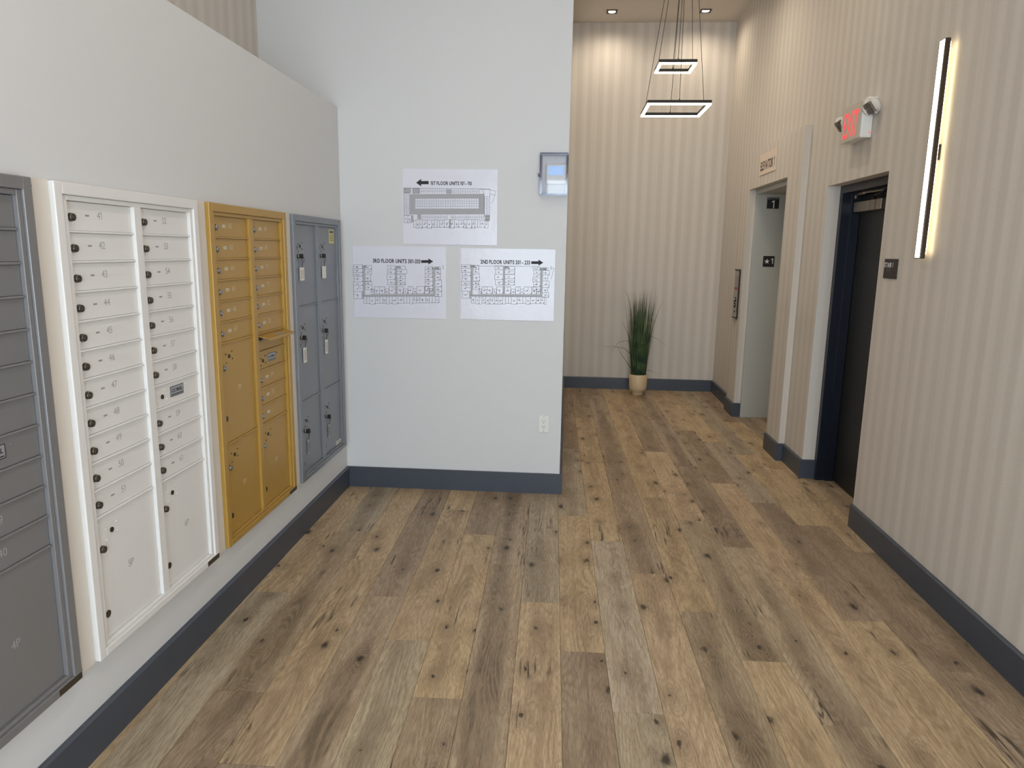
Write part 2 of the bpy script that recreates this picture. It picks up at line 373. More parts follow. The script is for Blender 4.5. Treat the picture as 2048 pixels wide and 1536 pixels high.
for k in range(-9, 13):
    ph = phase.get(k, 2.9)
    y0 = ph - 1.51 * 2
    while y0 < B + 0.1:
        yc = y0 + 0.755; xc = 0.033 + PW * (k + 0.5) - ROT * (yc - 2.0)
        inside_block = xc + PW < XE - 0.05 and y0 > E + 0.2
        beyond = (xc > R + 0.5)
        if y0 + 1.51 > 0.2 and not inside_block and not beyond and xc > -1.62:
            o = plank_src if first else inst(plank_src, (xc, yc, 0), floor)
            if first: o.location = Vector((xc, yc, 0)) - origin(floor); first = False
            o.rotation_euler = (0, 0, ROT)
            ky = next((v for (kk, yy), v in kinds.items() if kk == k and abs(yy - y0) < 0.12), None) or random.choice('LLLMMGD')
            c = TYPE[ky]; j = random.uniform(0.93, 1.07)
            o.color = (c[0] * j, c[1] * j, c[2] * j * random.uniform(0.96, 1.04), c[3])
        y0 += 1.51

# ---------------------------------------------------------------- walls, ceiling
struct(MB().box(XL2, L, YW, E, 0, ZT).build('wall_left', M_WHITE), 'off-white low wall carrying the mailboxes')
struct(MB().box(XL2 - 0.15, XL2, YW, E, 0, ZC).build('wall_left_upper', M_PAPER))
struct(MB().box(XL2 - 0.15, XE, E, B + 0.15, 0, ZC).build('wall_end', M_WHITE))
struct(MB().box(XE, R + 0.5, B, B + 0.15, 0, ZC).build('wall_back', M_PAPER))
struct(MB().box(XL2 - 0.15, R + 0.5, YW - 0.2, B + 0.15, ZC, ZC + 0.1).build('ceiling', M_CEIL))
YD0, YD1, ZD = 4.185, 5.12, 2.048          # stair door opening
YO0, YO1, ZO = 5.90, 7.08, 2.185           # elevator opening
w_ = MB()
w_.box(R, 2.06, YW, -2.25, 0, ZC).box(R, 2.06, -2.25, 0.75, 2.72, ZC).box(R, 2.06, -2.25, 0.75, 0, 0.18).box(R, 2.06, 0.75, YD0, 0, ZC).box(R, 2.06, YD0, YD1, ZD, ZC).box(R, 2.06, YD1, YO0, 0, ZC).box(R, 2.06, YO0, YO1, ZO, ZC).box(R, 2.06, YO1, B, 0, ZC)
struct(w_.build('wall_right', M_PAPER))
struct(MB().box(2.075, 2.13, 4.0, 7.4, 0, ZC).build('wall_right_shaft', M_DOOR))
# elevator surround
YS0, YS1, ZS = 5.555, 7.415, 2.515
struct(MB().box(R1, R, YS0, YO0, 0, ZS).box(R1, R, YO1, YS1, 0, ZS).box(R1, R, YO0, YO1, ZO, ZS).build('trim_1', M_PAPER), 'raised wallpapered surround of the elevator door')
# rear entrance wall with three glazed bays
rw = MB(); bays = [(-1.42, -0.44), (-0.34, 0.64), (0.74, 1.72)]
rw.box(XL2 - 0.15, bays[0][0], YW - 0.15, YW, 0, ZC); rw.box(bays[0][1], bays[1][0], YW - 0.15, YW, 0, ZC); rw.box(bays[1][1], bays[2][0], YW - 0.15, YW, 0, ZC); rw.box(bays[2][1], 2.06, YW - 0.15, YW, 0, ZC)
for a, b in bays: rw.box(a, b, YW - 0.15, YW, 2.72, ZC); rw.box(a, b, YW - 0.15, YW, 0, 0.18)
struct(rw.build('wall_rear', M_WHITE))
for i, (a, b) in enumerate(bays):
    f = MB(); z0, z1 = 0.18, 2.72; t = 0.045
    f.box(a, a + t, YW - 0.1, YW - 0.04, z0, z1).box(b - t, b, YW - 0.1, YW - 0.04, z0, z1).box(a + t, b - t, YW - 0.1, YW - 0.04, z0, z0 + t).box(a + t, b - t, YW - 0.1, YW - 0.04, z1 - t, z1)
    fo = struct(f.build('window_%d' % (i + 1), M_FIX))
    MB().box(a + t, b - t, YW - 0.075, YW - 0.067, z0 + t, z1 - t).build('pane', M_PANE, fo)

f = MB(); t = 0.045; y0, y1, z0, z1 = -2.25, 0.75, 0.18, 2.72  # unseen side window, added so more light reaches the left wall
f.box(1.84, 1.90, y0, y0 + t, z0, z1).box(1.84, 1.90, y1 - t, y1, z0, z1).box(1.84, 1.90, y0 + t, y1 - t, z0, z0 + t).box(1.84, 1.90, y0 + t, y1 - t, z1 - t, z1).box(1.84, 1.90, -0.80, -0.75, z0 + t, z1 - t)
fo = struct(f.build('window_4', M_FIX))
MB().box(1.868, 1.876, y0 + t, -0.80, z0 + t, z1 - t).build('pane', M_PANE, fo); MB().box(1.868, 1.876, -0.75, y1 - t, z0 + t, z1 - t).build('pane', M_PANE, fo)
# baseboards: profile with a small eased top edge
def bb(name, segs):
    mb = MB()
    for (x0, y0), (x1, y1), n in segs:      # wall line and outward normal
        n = Vector((n[0], n[1], 0)); a = Vector((x0, y0, 0)); b = Vector((x1, y1, 0))
        pr = [(0, 0), (T, 0), (T, BBH - 0.006), (T - 0.007, BBH), (0, BBH)]
        mb.prism([a + n * p + Vector((0, 0, q)) for p, q in pr], b - a)
    return struct(mb.build(name, M_BASE))
bb('baseboard_left', [((L, YW), (L, E - T), (1, 0))])
bb('baseboard_end', [((L + T * 0, E), (XE, E), (0, -1)), ((XE, E - T), (XE, B), (1, 0))])
bb('baseboard_back', [((XE + T, B), (R, B), (0, -1))])
bb('baseboard_right', [((R, YW), (R, YD0), (-1, 0)), ((R, YD1 - T), (R, YS0), (-1, 0)), ((R, YD1), (1.828, YD1), (0, -1)), ((R1 - T, YS0), (R - T, YS0), (0, -1)), ((R1, YS0), (R1, YO0 + T * 0), (-1, 0)),
                       ((R1 - T, YO1), (1.756, YO1), (0, -1)), ((R1, YO1), (R1, YS1), (-1, 0)), ((R, YS1), (R, B - T), (-1, 0))])

# ---------------------------------------------------------------- stair door
d1 = struct(link('door_1', None, (1.9, 4.65, 0)), 'dark stair door in a navy metal frame')
fr = MB()
XF0, XF1 = 1.828, 2.04
for (y0, y1, s) in ((YD1 - 0.05, YD1, -1), (YD0, YD0 + 0.05, 1)):
    fr.box(XF0, XF1, y0, y1, 0, ZD)
    ys = y0 if s < 0 else y1
    fr.box(XF0 + 0.062, XF0 + 0.115, min(ys, ys + s * 0.016), max(ys, ys + s * 0.016), 0, ZD - 0.05)
fr.box(XF0, XF1, YD0 + 0.05, YD1 - 0.05, ZD - 0.05, ZD)
fr.box(XF0 + 0.062, XF0 + 0.115, YD0 + 0.066, YD1 - 0.066, ZD - 0.066, ZD - 0.05)
fr.build('door_frame', M_FRAME, d1)
leaf = MB().bbox(1.946, 1.99, YD0 + 0.053, YD1 - 0.053, 0.008, ZD - 0.053, 0.002, 1).build('door_leaf', M_DOOR, d1)
MB().cyl((1.925, YD0 + 0.12, 1.0), (1, 0, 0), 0.027, 0.04).tube([(1.905, YD0 + 0.12, 1.0), (1.895, YD0 + 0.14, 1.0), (1.895, YD0 + 0.24, 1.0)], 0.009).build('door_handle', M_ALU, leaf)
cl = MB().bbox(1.895, 1.9455, 4.62, 5.045, 1.872, 1.938, 0.004, 2).build('door_closer', M_ALU, d1)
MB().box(1.8935, 1.8955, 4.70, 4.703, 1.874, 1.936).build('cap_seam', M_FIX, cl)
MB().cyl((1.8945, 4.725, 1.915), (1, 0, 0), 0.005, 0.003, 10).build('screw', M_NICKEL, cl)
MB().bbox(1.8925, 1.8945, 4.795, 4.812, 1.874, 1.937, 0.0008, 1).build('corner_trim', M_NICKEL, cl)
MB().cyl((1.92, 4.80, 1.948), (0, 0, 1), 0.016, 0.02, 16).tube([(1.92, 4.80, 1.958), (1.90, 4.70, 1.966), (1.875, 4.55, 1.972)], 0.007).build('closer_arm', M_FIX, cl)
MB().tube([(1.875, 4.55, 1.98), (1.885, 4.84, 1.988), (1.9, 5.03, 1.985)], 0.007).cyl((1.9, 5.035, 1.977), (0, 0, 1), 0.009, 0.035, 12).cyl((1.886, 4.90, 1.986), (0.05, 1, 0), 0.0095, 0.09, 12).build('closer_rod', M_ALU, cl)

# ---------------------------------------------------------------- elevator
d2 = struct(link('door_2', None, (1.9, 6.5, 0)), 'grey enamelled elevator entrance')
XJ0, XJ1 = 1.757, 2.055
MB().bbox(XJ0, XJ1, 7.04, YO1, 0, ZO - 0.001, 0.004, 2).build('jamb', M_ELEV, d2)
MB().bbox(XJ0, XJ1, YO0, YO0 + 0.04, 0, ZO - 0.001, 0.004, 2).build('jamb', M_ELEV, d2)
MB().bbox(XJ0, XJ1, YO0 + 0.04, 7.04, ZO - 0.042, ZO - 0.001, 0.004, 2).build('header', M_ELEV, d2)
MB().bbox(2.056, 2.072, YO0 + 0.02, 6.49, 0.01, ZO - 0.02, 0.002, 1).build('door_panel', M_ELEV, d2)
MB().bbox(2.056, 2.072, 6.495, 7.06, 0.01, ZO - 0.02, 0.002, 1).build('door_panel', M_ELEV, d2)
# plates on the far jamb
def plate(name, x0, x1, z0, z1, label, txt):
    p = tag(MB().bbox(x0, x1, 7.0365, 7.0395, z0, z1, 0.001, 1).build(name, M_BLACK), label, 'sign')
    return p
yy = 7.0358
p = plate('floor_plate', 1.856, 1.966, 2.013, 2.115, 'black plate with small ELEVATOR and large 1 high on elevator jamb', 0)
text_obj('lettering', 'ELEVATOR', (1.911, yy, 2.105), EW, 0.019, M_STICKG, p, 0.0003)
text_obj('numeral', '1', (1.911, yy, 2.053), EW, 0.10, M_WPAINT, p, 0.0008)
p = plate('floor_plate', 1.861, 1.966, 1.475, 1.576, 'black square plate with white star and 1 at mid height of elevator jamb', 0)
st = MB(); cxx, czz, ro = 1.897, 1.525, 0.026
st.poly([(cxx + (ro if i % 2 == 0 else ro * 0.4) * math.sin(math.pi * i / 5), yy, czz + (ro if i % 2 == 0 else ro * 0.4) * math.cos(math.pi * i / 5)) for i in range(10)])
st.build('star', M_WPAINT, p, normals=False)
text_obj('numeral', '1', (1.944, yy, 1.528), EW, 0.075, M_WPAINT, p, 0.0008)
# ELEVATOR 1 sign on the header
es = tag(MB().bbox(R1 - 0.006, R1 - 0.0005, 6.24, 6.75, 2.275, 2.455, 0.0015, 1).build('elevator_sign', M_CREAM), 'cream sign reading ELEVATOR 1 above the elevator opening', 'sign')
text_obj('lettering', 'ELEVATOR 1', (R1 - 0.0067, 6.495, 2.352), RW, 0.104, M_INK, es, 0.0026, width=0.43)
# call panel
cp = thing('call_panel', (R1, 7.265, 0.972), 'tall narrow steel elevator call panel beside the opening', 'call panel')
MB().bbox(R1 - 0.016, R1 - 0.0005, 7.187, 7.343, 0.972, 1.432, 0.006, 2).build('face_plate', M_STEEL, cp)
MB().bbox(R1 - 0.022, R1 - 0.0002, 7.178, 7.352, 0.962, 0.9715, 0.002, 1).bbox(R1 - 0.022, R1 - 0.0002, 7.178, 7.352, 1.4325, 1.442, 0.002, 1).box(R1 - 0.014, R1 - 0.0002, 7.178, 7.1865, 0.972, 1.432).build('border', M_FIX, cp)
xp = R1 - 0.0165
ln = MB()
for i in range(7): ln.box(xp - 0.0004, xp, 7.21, 7.30 + 0.02 * (i % 2), 1.285 + i * 0.014, 1.288 + i * 0.014)
ln.build('engraved_notice', M_INKL, cp)
MB().box(xp - 0.001, xp, 7.20, 7.33, 1.245, 1.268).build('fire_mark', M_RED, cp)
for z in (1.145, 1.09):
    b_ = MB().cyl((xp - 0.003, 7.275, z), (1, 0, 0), 0.024, 0.008, 24).build('call_button', M_FIX, cp)
    MB().cyl((xp - 0.0078, 7.262, z + 0.002), (1, 0, 0), 0.010, 0.003, 16).build('button_lens', M_WPAINT, b_)
MB().cyl((xp - 0.001, 7.27, 1.03), (1, 0, 0), 0.011, 0.004, 16).build('key_switch', M_BLACK, cp)

# ---------------------------------------------------------------- stair sign, exit sign, sconce
sg = tag(MB().bbox(R - 0.006, R - 0.0005, 3.95, 4.105, 1.47, 1.575, 0.001, 1).build('stair_sign', mat('brown_black_plate', srgb(44, 38, 38), 0.45)), 'small dark plate reading STAIR 1 beside the stair door', 'sign')
text_obj('lettering', 'STAIR 1', (R - 0.0066, 4.048, 1.543), RW, 0.034, M_WPAINT, sg, 0.0011, width=0.105)
br = MB()
for k in range(7): br.cyl((R - 0.0062, 4.065 - k * 0.008, 1.512 + (k % 3) * 0.004), (1, 0, 0), 0.0015, 0.001, 6)
br.build('braille', M_STICKG, sg)

ex = thing('exit_sign', (R, 4.62, 2.265), 'white box EXIT sign with red letters and two lamp heads', 'exit sign')
MB().bbox(R - 0.066, R - 0.0005, 4.475, 4.768, 2.266, 2.474, 0.006, 2).build('housing', M_PLAST, ex)
MB().bbox(R - 0.0705, R - 0.0665, 4.475, 4.768, 2.266, 2.474, 0.002, 1).build('face_panel', mat('exit_face', srgb(196, 186, 172), 0.4), ex)
text_obj('lettering', 'EXIT', (R - 0.0712, 4.622, 2.363), RW, 0.205, M_EXIT, ex, 0.003, width=0.215)
MB().cyl((R - 0.03, 4.473, 2.295), (0, 1, 0), 0.006, 0.004, 14).build('test_button', M_STICK, ex)
MB().cyl((R - 0.015, 4.473, 2.294), (0, 1, 0), 0.004, 0.004, 10).build('indicator', M_EXIT, ex)
def lamp_head(cy, cz, s):
    # round bracket on the end of the housing, half-dome head tilted down and into the room
    MB().cyl((R - 0.03, cy - s * 0.012, cz), (0, 1, 0), 0.040, 0.022, 28).cyl((R - 0.035, cy + s * 0.02, cz), (0, 1, 0), 0.02, 0.05, 20).build('bracket', M_PLAST, ex)
    t = bmesh.new(); bmesh.ops.create_uvsphere(t, u_segments=24, v_segments=12, radius=0.052)
    bmesh.ops.bisect_plane(t, geom=list(t.verts) + list(t.edges) + list(t.faces), plane_co=(0, 0, 0), plane_no=(0, 0, -1), clear_outer=True)
    for f in t.faces: f.smooth = True
    rim = [e for e in t.edges if e.is_boundary]
    bmesh.ops.contextual_create(t, geom=rim)
    dirv = Vector((-0.80, -0.12, -0.58)).normalized()
    q = Vector((0, 0, -1)).rotation_difference(dirv).to_matrix().to_4x4(); c = Vector((R - 0.042, cy + s * (0.030 if s < 0 else 0.062), cz - 0.004))
    hd = MB().add(t, Matrix.Translation(c) @ q).build('lamp_head', M_PLAST, ex)
    t = MB().bbox(-0.034, 0.034, -0.034, 0.034, -0.016, -0.0005, 0.003, 1).bm; t.transform(Matrix.Translation(c) @ q)
    mb = MB(); mb.add(t); mb.build('lens_block', M_CHROME, hd)
    mb = MB()
    for i in range(2):
        for j in range(2):
            t = bmesh.new(); bmesh.ops.create_cone(t, cap_ends=True, segments=16, radius1=0.014, radius2=0.011, depth=0.004)
            t.transform(Matrix.Translation(c) @ q @ Matrix.Translation((-0.0165 + 0.033 * i, -0.0155 + 0.031 * j, -0.018))); mb.add(t)
    mb.build('led_reflector', M_NICKEL, hd)
M_CHROME = mat('faceted_lens', srgb(150, 142, 132), 0.18, 0.6, bump=(260, 0.9, 0.01))
lamp_head(4.446, 2.425, -1); lamp_head(4.795, 2.40, 1)
MB().bbox(R - 0.055, R - 0.0005, 4.43, 4.474, 2.452, 2.482, 0.004, 1).build('end_cap', M_PLAST, ex)

sc = thing('wall_sconce', (R, 3.65, 1.58), 'long slim vertical LED wall bar with dark housing on right wall', 'wall lamp')
YC = 3.648
MB().bbox(R - 0.050, R - 0.026, YC - 0.031, YC + 0.031, 1.58, 2.572, 0.003, 2).build('housing', M_BRONZE, sc)
MB().bbox(R - 0.0515, R - 0.0502, YC - 0.026, YC + 0.021, 1.584, 2.568, 0.0004, 1).build('diffuser', M_LEDW, sc)
MB().box(R - 0.0255, R - 0.0005, YC - 0.004, YC + 0.016, 2.04, 2.11).build('wall_mount', M_FIX, sc)
M_BACKLED = mat('sconce_backlight', (1, 0.9, 0.7, 1), 0.5, emit=(1.0, 0.80, 0.48, 1), estr=9)
MB().box(R - 0.0258, R - 0.0245, YC - 0.029, YC - 0.018, 1.60, 2.555).box(R - 0.0258, R - 0.0245, YC + 0.018, YC + 0.029, 1.60, 2.555).build('back_light', M_BACKLED, sc)['kind'] = 'stuff'

# ---------------------------------------------------------------- pendant
pd = thing('pendant_lamp', (0.785, 5.79, 2.64), 'two-tier square LED pendant with dark frames hung on thin wires', 'pendant lamp')
def ring(c, wx, wy, zb, name):
    bw = 0.022; x0, x1, y0, y1 = c[0] - wx / 2, c[0] + wx / 2, c[1] - wy / 2, c[1] + wy / 2
    def sq(z0, z1, ins):
        mb = MB(); a = ins
        mb.box(x0 + a, x1 - a, y0 + a, y0 + bw - a, z0, z1).box(x0 + a, x1 - a, y1 - bw + a, y1 - a, z0, z1).box(x0 + a, x0 + bw - a, y0 + bw - a, y1 - bw + a, z0, z1).box(x1 - bw + a, x1 - a, y0 + bw - a, y1 - bw + a, z0, z1); return mb
    f = sq(zb + 0.011, zb + 0.032, 0).build(name, M_FIX, pd); sq(zb, zb + 0.011, 0.0005).build('diffuser', M_LED, f)
    mids = [(c[0], y0 + bw / 2), (c[0], y1 - bw / 2), (x0 + bw / 2, c[1]), (x1 - bw / 2, c[1])]
    for mx_, my_ in mids: MB().cyl((mx_, my_, zb + 0.037), (0, 0, 1), 0.006, 0.012, 10, 0.003).build('wire_grip', M_FIX, f)
    return mids
mids1 = ring((0.785, 5.80), 0.462, 0.50, 2.652, 'frame_ring')
mids2 = ring((0.768, 5.76), 0.275, 0.30, 2.945, 'frame_ring')
CAN = (0.80, 5.79)
for mids, k, zb in ((mids1, 0.055, 2.652), (mids2, 0.035, 2.945)):
    for (mx_, my_), (ox, oy) in zip(mids, ((0, -1), (0, 1), (-1, 0), (1, 0))):
        MB().tube([(mx_, my_, zb + 0.04), (CAN[0] + ox * k, CAN[1] + oy * k, ZC - 0.03)], 0.0021, 5).build('wire', M_FIX, pd)
MB().bbox(CAN[0] - 0.09, CAN[0] + 0.09, CAN[1] - 0.09, CAN[1] + 0.09, ZC - 0.03, ZC - 0.0005, 0.003, 1).build('canopy', M_FIX, pd)

# ---------------------------------------------------------------- downlights
def downlight(x, y, label, power, group='recessed ceiling downlights', tint=(1.0, 0.87, 0.70)):
    d = thing('downlight', (x, y, ZC), label, 'ceiling lamp', group)
    t = MB(); a, b = 0.055, 0.036; z0, z1 = ZC - 0.007, ZC - 0.0005
    t.box(x - a, x + a, y - a, y - b, z0, z1).box(x - a, x + a, y + b, y + a, z0, z1).box(x - a, x - b, y - b, y + b, z0, z1).box(x + b, x + a, y - b, y + b, z0, z1).build('trim_ring', M_FIX, d)
    MB().cyl((x, y, ZC - 0.003), (0, 0, 1), 0.037, 0.004, 24).build('lens', M_DOWN, d)
    ld = bpy.data.lights.new('downlight_beam', 'SPOT'); ld.energy = power; ld.color = tint; ld.spot_size = R_(165); ld.spot_blend = 1.0; ld.shadow_soft_size = 0.035
    lo = bpy.data.objects.new('downlight_beam', ld); COL.objects.link(lo); lo.parent = d; lo.location = (0, 0, -0.012)
downlight(0.391, 7.99, 'lit square downlight near the white wall corner at corridor end', 30)
downlight(1.342, 7.99, 'lit square downlight near the right wall at corridor end', 30)
for x, y, lb, pw in ((1.0, 6.35, 'square downlight above the elevator opening', 55), (0.39, 6.35, 'square downlight above the corridor by the white wall', 55), (0.87, 4.6, 'square downlight above the corridor mouth', 45),
                     (-0.25, 2.95, 'square downlight above the gold mailbox unit', 50), (-0.25, 1.2, 'square downlight above the white mailbox unit', 66)):
    downlight(x, y, lb, pw, 'front ceiling downlights', (1.0, 0.87, 0.70) if y > 4 else (1.0, 0.91, 0.82))  # unseen downlights, added to brighten the corridor and the left wall

# ---------------------------------------------------------------- plant
pl = thing('potted_grass', (0.848, 8.06, 0), 'tall artificial grass in a cream footed pot', 'potted plant')
MB().lathe((0.848, 8.06, 0), [(0.062, 0.0), (0.064, 0.003), (0.066, 0.046), (0.084, 0.052), (0.094, 0.068), (0.100, 0.10), (0.103, 0.233), (0.101, 0.237), (0.096, 0.235), (0.094, 0.20)]).build('pot', M_POT, pl)
MB().lathe((0.848, 8.06, 0), [(0.0935, 0.198), (0.0935, 0.212)]).build('soil', M_SOIL, pl)
rg = random.Random(3)
def blade(mb, base, az, lean, hgt, wd, droop):
    n = 9; pts = []
    dirx, diry = math.cos(az), math.sin(az)
    for i in range(n):
        t = i / (n - 1); out = lean * t + droop * t ** 3; z = hgt * (t - 0.0) - droop * 0.55 * t ** 4
        pts.append(Vector((base[0] + dirx * out, base[1] + diry * out, base[2] + z)))
    px, py = -diry, dirx; va = []
    for i, p in enumerate(pts):
        t = i / (n - 1); ww = wd * (0.75 + 0.5 * t - 1.22 * t ** 2.2) * 0.5 + 0.0003
        va.append((mb.bm.verts.new(p + Vector((px, py, 0)) * ww), mb.bm.verts.new(p + Vector((dirx, diry, 0)) * ww * 0.5), mb.bm.verts.new(p - Vector((px, py, 0)) * ww)))
    for i in range(n - 1):
        a, b = va[i], va[i + 1]
        mb.bm.faces.new((a[0], a[1], b[1], b[0])); mb.bm.faces.new((a[1], a[2], b[2], b[1]))
fo = MB()
for i in range(330):
    a = rg.uniform(0, 2 * math.pi); r = 0.082 * math.sqrt(rg.random()); az = a + rg.uniform(-0.5, 0.5)
    h_ = rg.choice((rg.uniform(0.75, 1.0), rg.uniform(0.5, 0.85), rg.uniform(0.6, 0.95), rg.uniform(0.25, 0.6)))
    blade(fo, (0.848 + r * math.cos(a), 8.06 + r * math.sin(a), 0.205), az, rg.uniform(0.0, 0.075) * h_ / 0.8 + r * 0.35, h_, rg.uniform(0.005, 0.009), rg.uniform(0, 0.03))
fl = fo.build('foliage', M_LEAF, pl, normals=False); fl['kind'] = 'stuff'
def cblade(pts, wd):
    mb = MB(); pts = [Vector((0.848 + a, 8.02, b)) for a, b in pts]; n = len(pts); va = []
    for i, p in enumerate(pts):
        t = i / (n - 1); d = (pts[min(i + 1, n - 1)] - pts[max(i - 1, 0)]).normalized(); s_ = Vector((-d.z, 0, d.x)); ww = wd * (1 - 0.85 * t)
        va.append((mb.bm.verts.new(p + s_ * ww), mb.bm.verts.new(p + Vector((0, -ww * 0.5, 0))), mb.bm.verts.new(p - s_ * ww)))
    for i in range(n - 1):
        a, b = va[i], va[i + 1]; mb.bm.faces.new((a[0], a[1], b[1], b[0])); mb.bm.faces.new((a[1], a[2], b[2], b[1]))
    mb.build('leaf', M_LEAF, pl, normals=False)
for pts in ([(-0.05, 0.25), (-0.09, 0.45), (-0.17, 0.53), (-0.30, 0.548), (-0.42, 0.545)], [(-0.05, 0.3), (-0.09, 0.52), (-0.14, 0.62), (-0.24, 0.60), (-0.33, 0.47)], [(-0.05, 0.25), (-0.13, 0.36), (-0.21, 0.47), (-0.26, 0.56)],
            [(0.04, 0.3), (0.07, 0.60), (0.10, 0.68), (0.18, 0.65), (0.29, 0.57)], [(0.05, 0.28), (0.085, 0.55), (0.13, 0.78), (0.19, 0.98), (0.235, 1.08)], [(0.04, 0.22), (0.07, 0.29), (0.12, 0.285), (0.22, 0.25)],
            [(-0.06, 0.3), (-0.10, 0.55), (-0.15, 0.72), (-0.22, 0.84)], [(-0.05, 0.4), (-0.085, 0.7), (-0.12, 0.95), (-0.155, 1.10), (-0.20, 1.19)]):
    cblade(pts, 0.0045)

# ---------------------------------------------------------------- end wall: floor plan signs
def zsign(name, x0, x1, z0, z1, tilt, label):
    # thin laminated sheet with a very slight tilt
    mb = MB(); nseg = 10
    mb.bbox(x0, x1, E - 0.0045, E - 0.0005, z0, z1, 0.0006, 1)
    return tag(mb.build(name, M_LAM), label, 'sign')
class Draw:
    """line drawing in sheet millimetre-like units: (u,v) from top-left of the sheet"""
    def __init__(s, x0, z1, sx, sz, ox, oy, sk): s.a = (x0, z1, sx, sz, ox, oy, sk); s.line = MB(); s.fill = MB(); s.ink = MB(); s.y = E - 0.0052
    def p(s, u, v, dy=0): x0, z1, sx, sz, ox, oy, sk = s.a; return Vector((x0 + (u - ox) * sx, s.y - dy, z1 - (v - oy - sk * (u - ox)) * sz))
    def seg(s, u0, v0, u1, v1, wd=2.2, mb=None):
        d = Vector((u1 - u0, v1 - v0)); 
        if d.length < 1e-6: return
        d.normalize(); n = Vector((-d.y, d.x)) * wd / 2
        (mb or s.line).poly([s.p(u0 + n.x, v0 + n.y, .0003), s.p(u1 + n.x, v1 + n.y, .0003), s.p(u1 - n.x, v1 - n.y, .0003), s.p(u0 - n.x, v0 - n.y, .0003)])
    def rect(s, u0, v0, u1, v1, wd=2.2):
        s.seg(u0, v0, u1, v0, wd); s.seg(u1, v0, u1, v1, wd); s.seg(u1, v1, u0, v1, wd); s.seg(u0, v1, u0, v0, wd)
    def block(s, u0, v0, u1, v1, mb=None, dy=0.0): (mb or s.fill).poly([s.p(u0, v0, dy), s.p(u1, v0, dy), s.p(u1, v1, dy), s.p(u0, v1, dy)])
    def unit(s, u0, v0, u1, v1, rnd):
        s.rect(u0, v0, u1, v1)
        w_, h_ = u1 - u0, v1 - v0
        if w_ > 26 and h_ > 20:
            um = u0 + w_ * rnd.uniform(0.4, 0.65); vm = v0 + h_ * rnd.uniform(0.35, 0.6)
            if rnd.random() < .7: s.seg(um, v0 if rnd.random() < .5 else v1, um, vm, 1.8); s.seg(um, vm, u1 if rnd.random() < .5 else u0, vm, 1.8)
            for k in range(2): s.seg(u0 + w_ * .3, v0 + h_ * .5 + k * 5, u0 + w_ * .3 + min(16, w_ * .35), v0 + h_ * .5 + k * 5, 2.6)
            if rnd.random() < .6: s.block(u1 - 7, v1 - 9, u1 - 2, v1 - 3, s.ink, .0004)
    def done(s, parent):
        for mb_, nm, mt in ((s.line, 'plan_lines', M_INKL), (s.fill, 'plan_shading', M_INKG), (s.ink, 'plan_marks', M_INK)):
            if mb_.bm.faces: mb_.build(nm, mt, parent, normals=False)['kind'] = 'stuff'
        return
        if s.fill.bm.faces: s.fill.build('plan_shading', M_INKG, parent, normals=False)
        if s.ink.bm.faces: s.ink.build('plan_marks', M_INK, parent, normals=False)
def arrow(d, u0, u1, v, hw, sh, head, parent, left):
    tip, tail = (u0, u1) if left else (u1, u0); s_ = 1 if left else -1
    pts = [(tip, v), (tip + s_ * head, v - hw), (tip + s_ * head, v - sh), (tail, v - sh), (tail, v + sh), (tip + s_ * head, v + sh), (tip + s_ * head, v + hw)]
    MB().poly([d.p(a, b, .0003) for a, b in pts]).build('arrow', M_INK, parent, normals=False)
# first floor
s1 = zsign('floor_plan_sign', -1.040, -0.440, 1.618, 2.080, 0, 'white 1ST FLOOR UNITS plan sheet, topmost of the three signs')
D = Draw(-1.040, 2.080, 0.6 / 845, 0.462 / 670, 513, 78, 0.015); rnd = random.Random(11)
text_obj('lettering', '1ST FLOOR UNITS 101 - 110', D.p(947, 210, .0003), EW, 0.0300, M_INK, s1, 0.0009, width=0.258)
arrow(D, 637, 748, 203, 33, 14, 45, s1, True)
D.block(577, 304, 1240, 345); D.block(577, 345, 625, 432); D.block(1194, 345, 1240, 432); D.block(577, 432, 1240, 484); D.block(527, 250, 588, 292); D.block(605, 254, 664, 298); D.block(906, 262, 950, 302); D.block(645, 484, 676, 525); D.block(592, 490, 610, 555); D.block(932, 530, 946, 606); D.block(1248, 490, 1293, 545)
D.seg(527, 249, 1292, 262, 2.5); D.rect(527, 250, 588, 292); D.rect(605, 254, 664, 298)
for u0, u1, v0, v1, n in ((666, 904, 256, 298, 12), (950, 1196, 262, 304, 12), (628, 1192, 346, 387, 27), (628, 1192, 390, 431, 27), (676, 915, 486, 528, 12), (946, 1240, 488, 530, 15)):
    for i in range(n):
        a = u0 + (u1 - u0) * i / n; b = u0 + (u1 - u0) * (i + 1) / n; D.seg(a, v0, a, v1, 1.8)
        D.seg(a + 5, (v0 + v1) / 2 - 4, b - 5, (v0 + v1) / 2 - 4, 2); D.seg(a + 5, (v0 + v1) / 2 + 5, b - 5, (v0 + v1) / 2 + 5, 2)
    D.seg(u1, v0, u1, v1, 1.8)
D.seg(628, 388, 1192, 388, 1.8)
for i in range(10):
    for u0, u1, v0 in ((527, 573, 294), (1242, 1288, 328)):
        if u0 > 1000 and i > 8: continue
        v = v0 + i * 19.5; D.rect(u0, v, u1, v + 19.5, 1.8); D.seg(u0 + 14, v + 10, u0 + 30, v + 10, 2)
D.seg(527, 250, 527, 490); D.seg(1240, 300, 1240, 490)
D.unit(527, 492, 560, 556, rnd); D.unit(560, 492, 590, 556, rnd)
u = 611
while u < 1275:
    wv = rnd.choice((22, 28, 40, 44)); D.unit(u, 530 + rnd.choice((0, 4)), min(u + wv, 1282), 600 + rnd.choice((0, 0, 6)), rnd); u += wv
